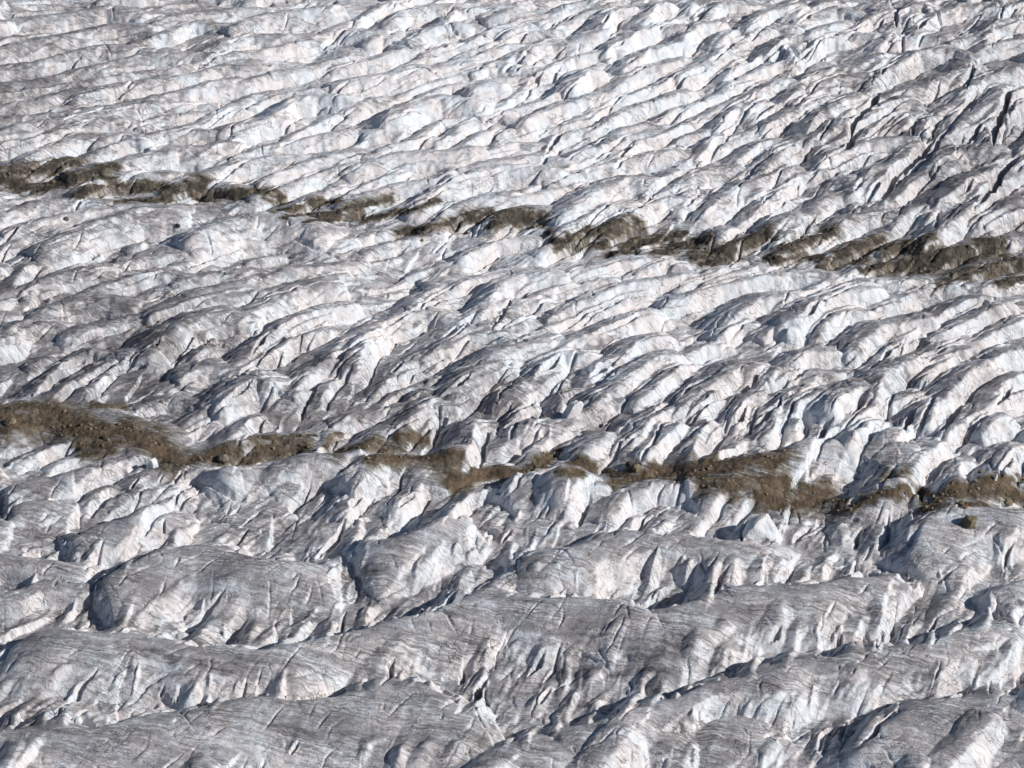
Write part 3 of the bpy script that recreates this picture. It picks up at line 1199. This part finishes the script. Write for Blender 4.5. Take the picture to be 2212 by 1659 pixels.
def rock_material(name, tone=(1, 1, 1)):
    m, nt, bs = mat(name); N = NT(nt)
    pos = N.n('ShaderNodeNewGeometry').outputs['Position']
    c = rock_colour(N, pos)
    mx = N.n('ShaderNodeMix', data_type='RGBA', blend_type='MULTIPLY'); mx.inputs[0].default_value = 1
    N.l(c, mx.inputs[6]); mx.inputs[7].default_value = (*tone, 1); N.l(mx.outputs[2], bs.inputs['Base Color'])
    bs.inputs['Roughness'].default_value = .9; bs.inputs['Specular IOR Level'].default_value = .2
    bp = N.n('ShaderNodeBump'); bp.inputs['Strength'].default_value = .9; bp.inputs['Distance'].default_value = .5
    N.l(N.noise(pos, 1.3, 6, .75), bp.inputs['Height']); N.l(bp.outputs[0], bs.inputs['Normal'])
    return m
M_ICE = ice_material('glacier_ice'); M_BLOCK = ice_material('clean_ice', True); M_ROCK = (rock_material('far_moraine_gravel', (.60, .615, .68)), rock_material('moraine_gravel', (.88, .78, .71)))

# ------------------------------------------------------------------ build
gl = grid_mesh('glacier', attrs=(('soil', soil), ('debris', debris)))
gl.data.materials.append(M_ICE)
tag(gl, kind='structure', label='crevassed grey and white glacier ice ribbed by diagonal ridges', category='glacier')
for k, D in enumerate((D0, D1)):
    mk = (D > 0.46) & (GX > -300) & (GX < 300)
    o = grid_mesh('moraine_debris', mk, lift=0.06); o.data.materials.append(M_ROCK[k])
    tag(o, kind='stuff', category='gravel', label=('thin dark grey moraine gravel band crossing the far ice', 'wider brown moraine gravel band crossing the middle of the ice')[k])

# ---- loose blocks
import bmesh
from mathutils import Vector, noise as mnoise, Matrix
def chunk(name, dims, seed, material, cuts=9, keep=(.55, .85), rough=.05, sub=4):
    r = random.Random(seed)
    bm = bmesh.new(); bmesh.ops.create_icosphere(bm, subdivisions=sub, radius=1)
    planes = []
    for _ in range(cuts):
        n = Vector((r.gauss(0, 1), r.gauss(0, 1), r.gauss(0, .8))).normalized(); planes.append((n, r.uniform(*keep)))
    off = Vector((seed * 3.1, seed * 1.7, seed * .9))
    for v in bm.verts:
        for n, d in planes:
            q = v.co.dot(n)
            if q > d: v.co -= n * (q - d)
        v.co += v.co.normalized() * (mnoise.fractal(v.co * 2.4 + off, 1.0, 2.0, 4) * rough)
        v.co = Vector((v.co.x * dims[0] / 1.5, v.co.y * dims[1] / 1.5, v.co.z * dims[2] / 1.5))
    me = bpy.data.meshes.new(name); bm.to_mesh(me); bm.free(); me.materials.append(material)
    for p in me.polygons: p.use_smooth = True
    me.set_sharp_from_angle(angle=.42)
    o = bpy.data.objects.new(name, me); col.objects.link(o)
    return o
ROCKS = {'tan': rock_material('tan_rock', (1.5, 1.45, 1.3)), 'grey': rock_material('grey_rock', (1.15, 1.3, 1.4)), 'pale': rock_material('pale_rock', (1.9, 1.95, 2.0)),
         'dark': rock_material('dark_rock', (.45, .48, .52)), 'orange': rock_material('orange_rock', (1.9, 1.25, .75))}
def rest(o, px, py, sink, yaw=0, tilt=(0, 0)):
    x, y, z, t = hit(px, py)
    o.location = (x, y, z + sink); o.rotation_euler = (*tilt, yaw)
    return t * THX / 1106
BOULDERS = [  # print x, y, width, height, tone, label
 (2093, 1127, 27, 22, 'tan', 'large lone tan boulder perched on white ice at the right'),
 (483, 992, 22, 15, 'grey', 'pale grey flat boulder half sunk in the left part of the brown moraine'),
 (2076, 1088, 11, 9, 'tan', 'angular tan rock at the lower edge of the brown moraine just above the perched boulder'),
 (2086, 1095, 8, 7, 'orange', 'small rusty rock beside the angular tan rock above the perched boulder'),
 (2178, 1085, 15, 8, 'tan', 'flat tan slab of rock near the right end of the brown moraine'),
 (2118, 1019, 8, 7, 'tan', 'small tan rock by the ice wall above the right end of the brown moraine'),
 (2015, 1074, 7, 9, 'pale', 'pale rock on the dark crevasse edge left of the perched boulder'),
 (1901, 1010, 6, 4, 'orange', 'single orange stone on white ice above the right part of the brown moraine'),
 (140, 889, 7, 5, 'pale', 'whitish stone on the brown crest of the moraine at the far left'),
 (350, 869, 5, 7, 'pale', 'small whitish stone alone on grey ice above the left brown moraine'),
 (22, 911, 18, 12, 'tan', 'rounded tan boulder at the left end of the brown moraine'),
 (226, 945, 8, 8, 'dark', 'dark rock in the middle of the left brown moraine hump'),
 (1358, 1003, 10, 9, 'dark', 'black lump where the brown moraine meets white ice, right of centre'),  # dark lump standing in for a dark spot at the moraine edge
 (1375, 1011, 15, 12, 'tan', 'sandy tan rock next to the black lump right of centre'),
 (113, 393, 10, 8, 'tan', 'tan rock in the dark far moraine near its left end'),
 (451, 429, 18, 13, 'dark', 'round dark boulder on the lower edge of the far moraine, left of centre'),
 (385, 487, 9, 5, 'dark', 'dark flat boulder alone on grey ice below the left far moraine'),
 (143, 473, 8, 7, 'grey', 'grey boulder melted into white ice below the left end of the far moraine'),
 (909, 495, 7, 6, 'dark', 'small dark rock on a white ice rib in the middle of the far moraine'),
 (911, 519, 6, 5, 'tan', 'small brownish stone just under the far moraine near the centre'),
 (1007, 504, 7, 6, 'dark', 'dark rock at the foot of the large far moraine patch near the centre'),
]
for k, (px, py, w_, h_, tone, lab) in enumerate(BOULDERS):
    m = THX * hit(px, py)[3] / 1106
    o = chunk('boulder', (w_ * m * 1.12, w_ * m * .95, h_ * m * 1.15), 11 + k, ROCKS[tone], cuts=8, keep=(.66, .9), rough=.13)
    rest(o, px, py + h_ * .25, h_ * m * .28, k * 1.3, (.1, -.08))
    tag(o, label=lab, category='boulder')
BLOCKS = [  # print x, y, size (print units) across, deep, high, yaw, label
 (1240, 885, 56, 20, 62, .55, 'big clean white ice slab leaning in a crevasse near the centre of the ice'),
 (331, 1003, 24, 16, 40, .5, 'pale triangular ice block jutting out under the left brown moraine hump'),
 (1655, 1150, 78, 58, 70, .3, 'large white ice tower with a dark blue shadow under the right brown moraine hump'),
 (2150, 1034, 8, 6, 22, .2, 'thin upright splinter of pale ice at the upper edge of the moraine on the right'),
 (1079, 868, 6, 5, 17, .2, 'tiny upright pale ice splinter in a dark gully near the centre'),
]
for k, (px, py, a, b, c, yaw, lab) in enumerate(BLOCKS):
    m = THX * hit(px, py)[3] / 1106
    o = chunk('ice_block', (a * m, b * m, c * m), 71 + k, M_BLOCK, cuts=11, keep=(.45, .8), rough=.07)
    rest(o, px, py + c * .18, c * m * .16, yaw, (.12, .2))
    tag(o, label=lab, category='ice block')
# loose stones too alike to tell apart
def copies(k, n, dims, tone, lab, grp, seed):
    r = random.Random(seed)
    D = (D0, D1)[k]
    ok = np.argwhere((D > .30) & (np.abs(GX) < 170) & (slope < 1.2))
    proto = None
    for q in range(n):
        j, i = ok[r.randrange(len(ok))]
        o = chunk('stone', dims, 200 + seed, ROCKS[tone], sub=2) if proto is None else proto.copy()
        if proto is None: proto = o
        else: col.objects.link(o)
        f = r.uniform(.6, 1.5); o.scale = (f, f, f)
        o.location = (XS[i], YS[j], Hh[j, i] + .2 * f * dims[2]); o.rotation_euler = (r.uniform(-.3, .3), r.uniform(-.3, .3), r.uniform(0, 6.28))
        tag(o, label=lab, category='stone', group=grp)
copies(1, 120, (.55, .45, .4), 'pale', 'small pale stone lying in the gravel of the brown near moraine', 'pale stones on the brown moraine', 5)
copies(1, 100, (.7, .6, .5), 'tan', 'small tan stone lying in the gravel of the brown near moraine', 'tan stones on the brown moraine', 6)
copies(0, 90, (.6, .55, .45), 'grey', 'small grey stone lying in the gravel of the dark far moraine', 'grey stones on the far moraine', 7)

# ------------------------------------------------------------------ light and camera
SUN = np.array([0.84, -0.24, 0.52]); SUN = SUN / np.linalg.norm(SUN)
el = math.asin(SUN[2]); az = math.atan2(SUN[0], SUN[1])
w = bpy.data.worlds.new('World'); scene.world = w; w.use_nodes = True
nt = w.node_tree; sky = nt.nodes.new('ShaderNodeTexSky'); sky.sky_type = 'NISHITA'; sky.sun_disc = False
sky.sun_elevation = el; sky.sun_rotation = az; sky.altitude = 2500
nt.links.new(sky.outputs[0], nt.nodes['Background'].inputs[0]); nt.nodes['Background'].inputs[1].default_value = 0.058
L = bpy.data.lights.new('sun', 'SUN'); L.energy = 4.3; L.angle = math.radians(.5); L.color = (1, .965, .925)
lo = bpy.data.objects.new('sun', L); col.objects.link(lo)
lo.rotation_euler = Vector(SUN).to_track_quat('Z', 'Y').to_euler(); lo.location = (300, 300, 500)
cd = bpy.data.cameras.new('camera'); cam = bpy.data.objects.new('camera', cd); col.objects.link(cam)
cam.location = (0, 0, CAM_H); cam.rotation_euler = (math.pi / 2 - DEP, 0, 0)
cd.sensor_fit = 'HORIZONTAL'; cd.angle = 2 * math.atan(THX); cd.clip_start = 5; cd.clip_end = 9000
scene.camera = cam
scene.view_settings.view_transform = 'Standard'; scene.view_settings.look = 'None'; scene.view_settings.exposure = -0.04; scene.view_settings.gamma = 1
scene.render.engine = 'CYCLES'; scene.cycles.diffuse_bounces = 2
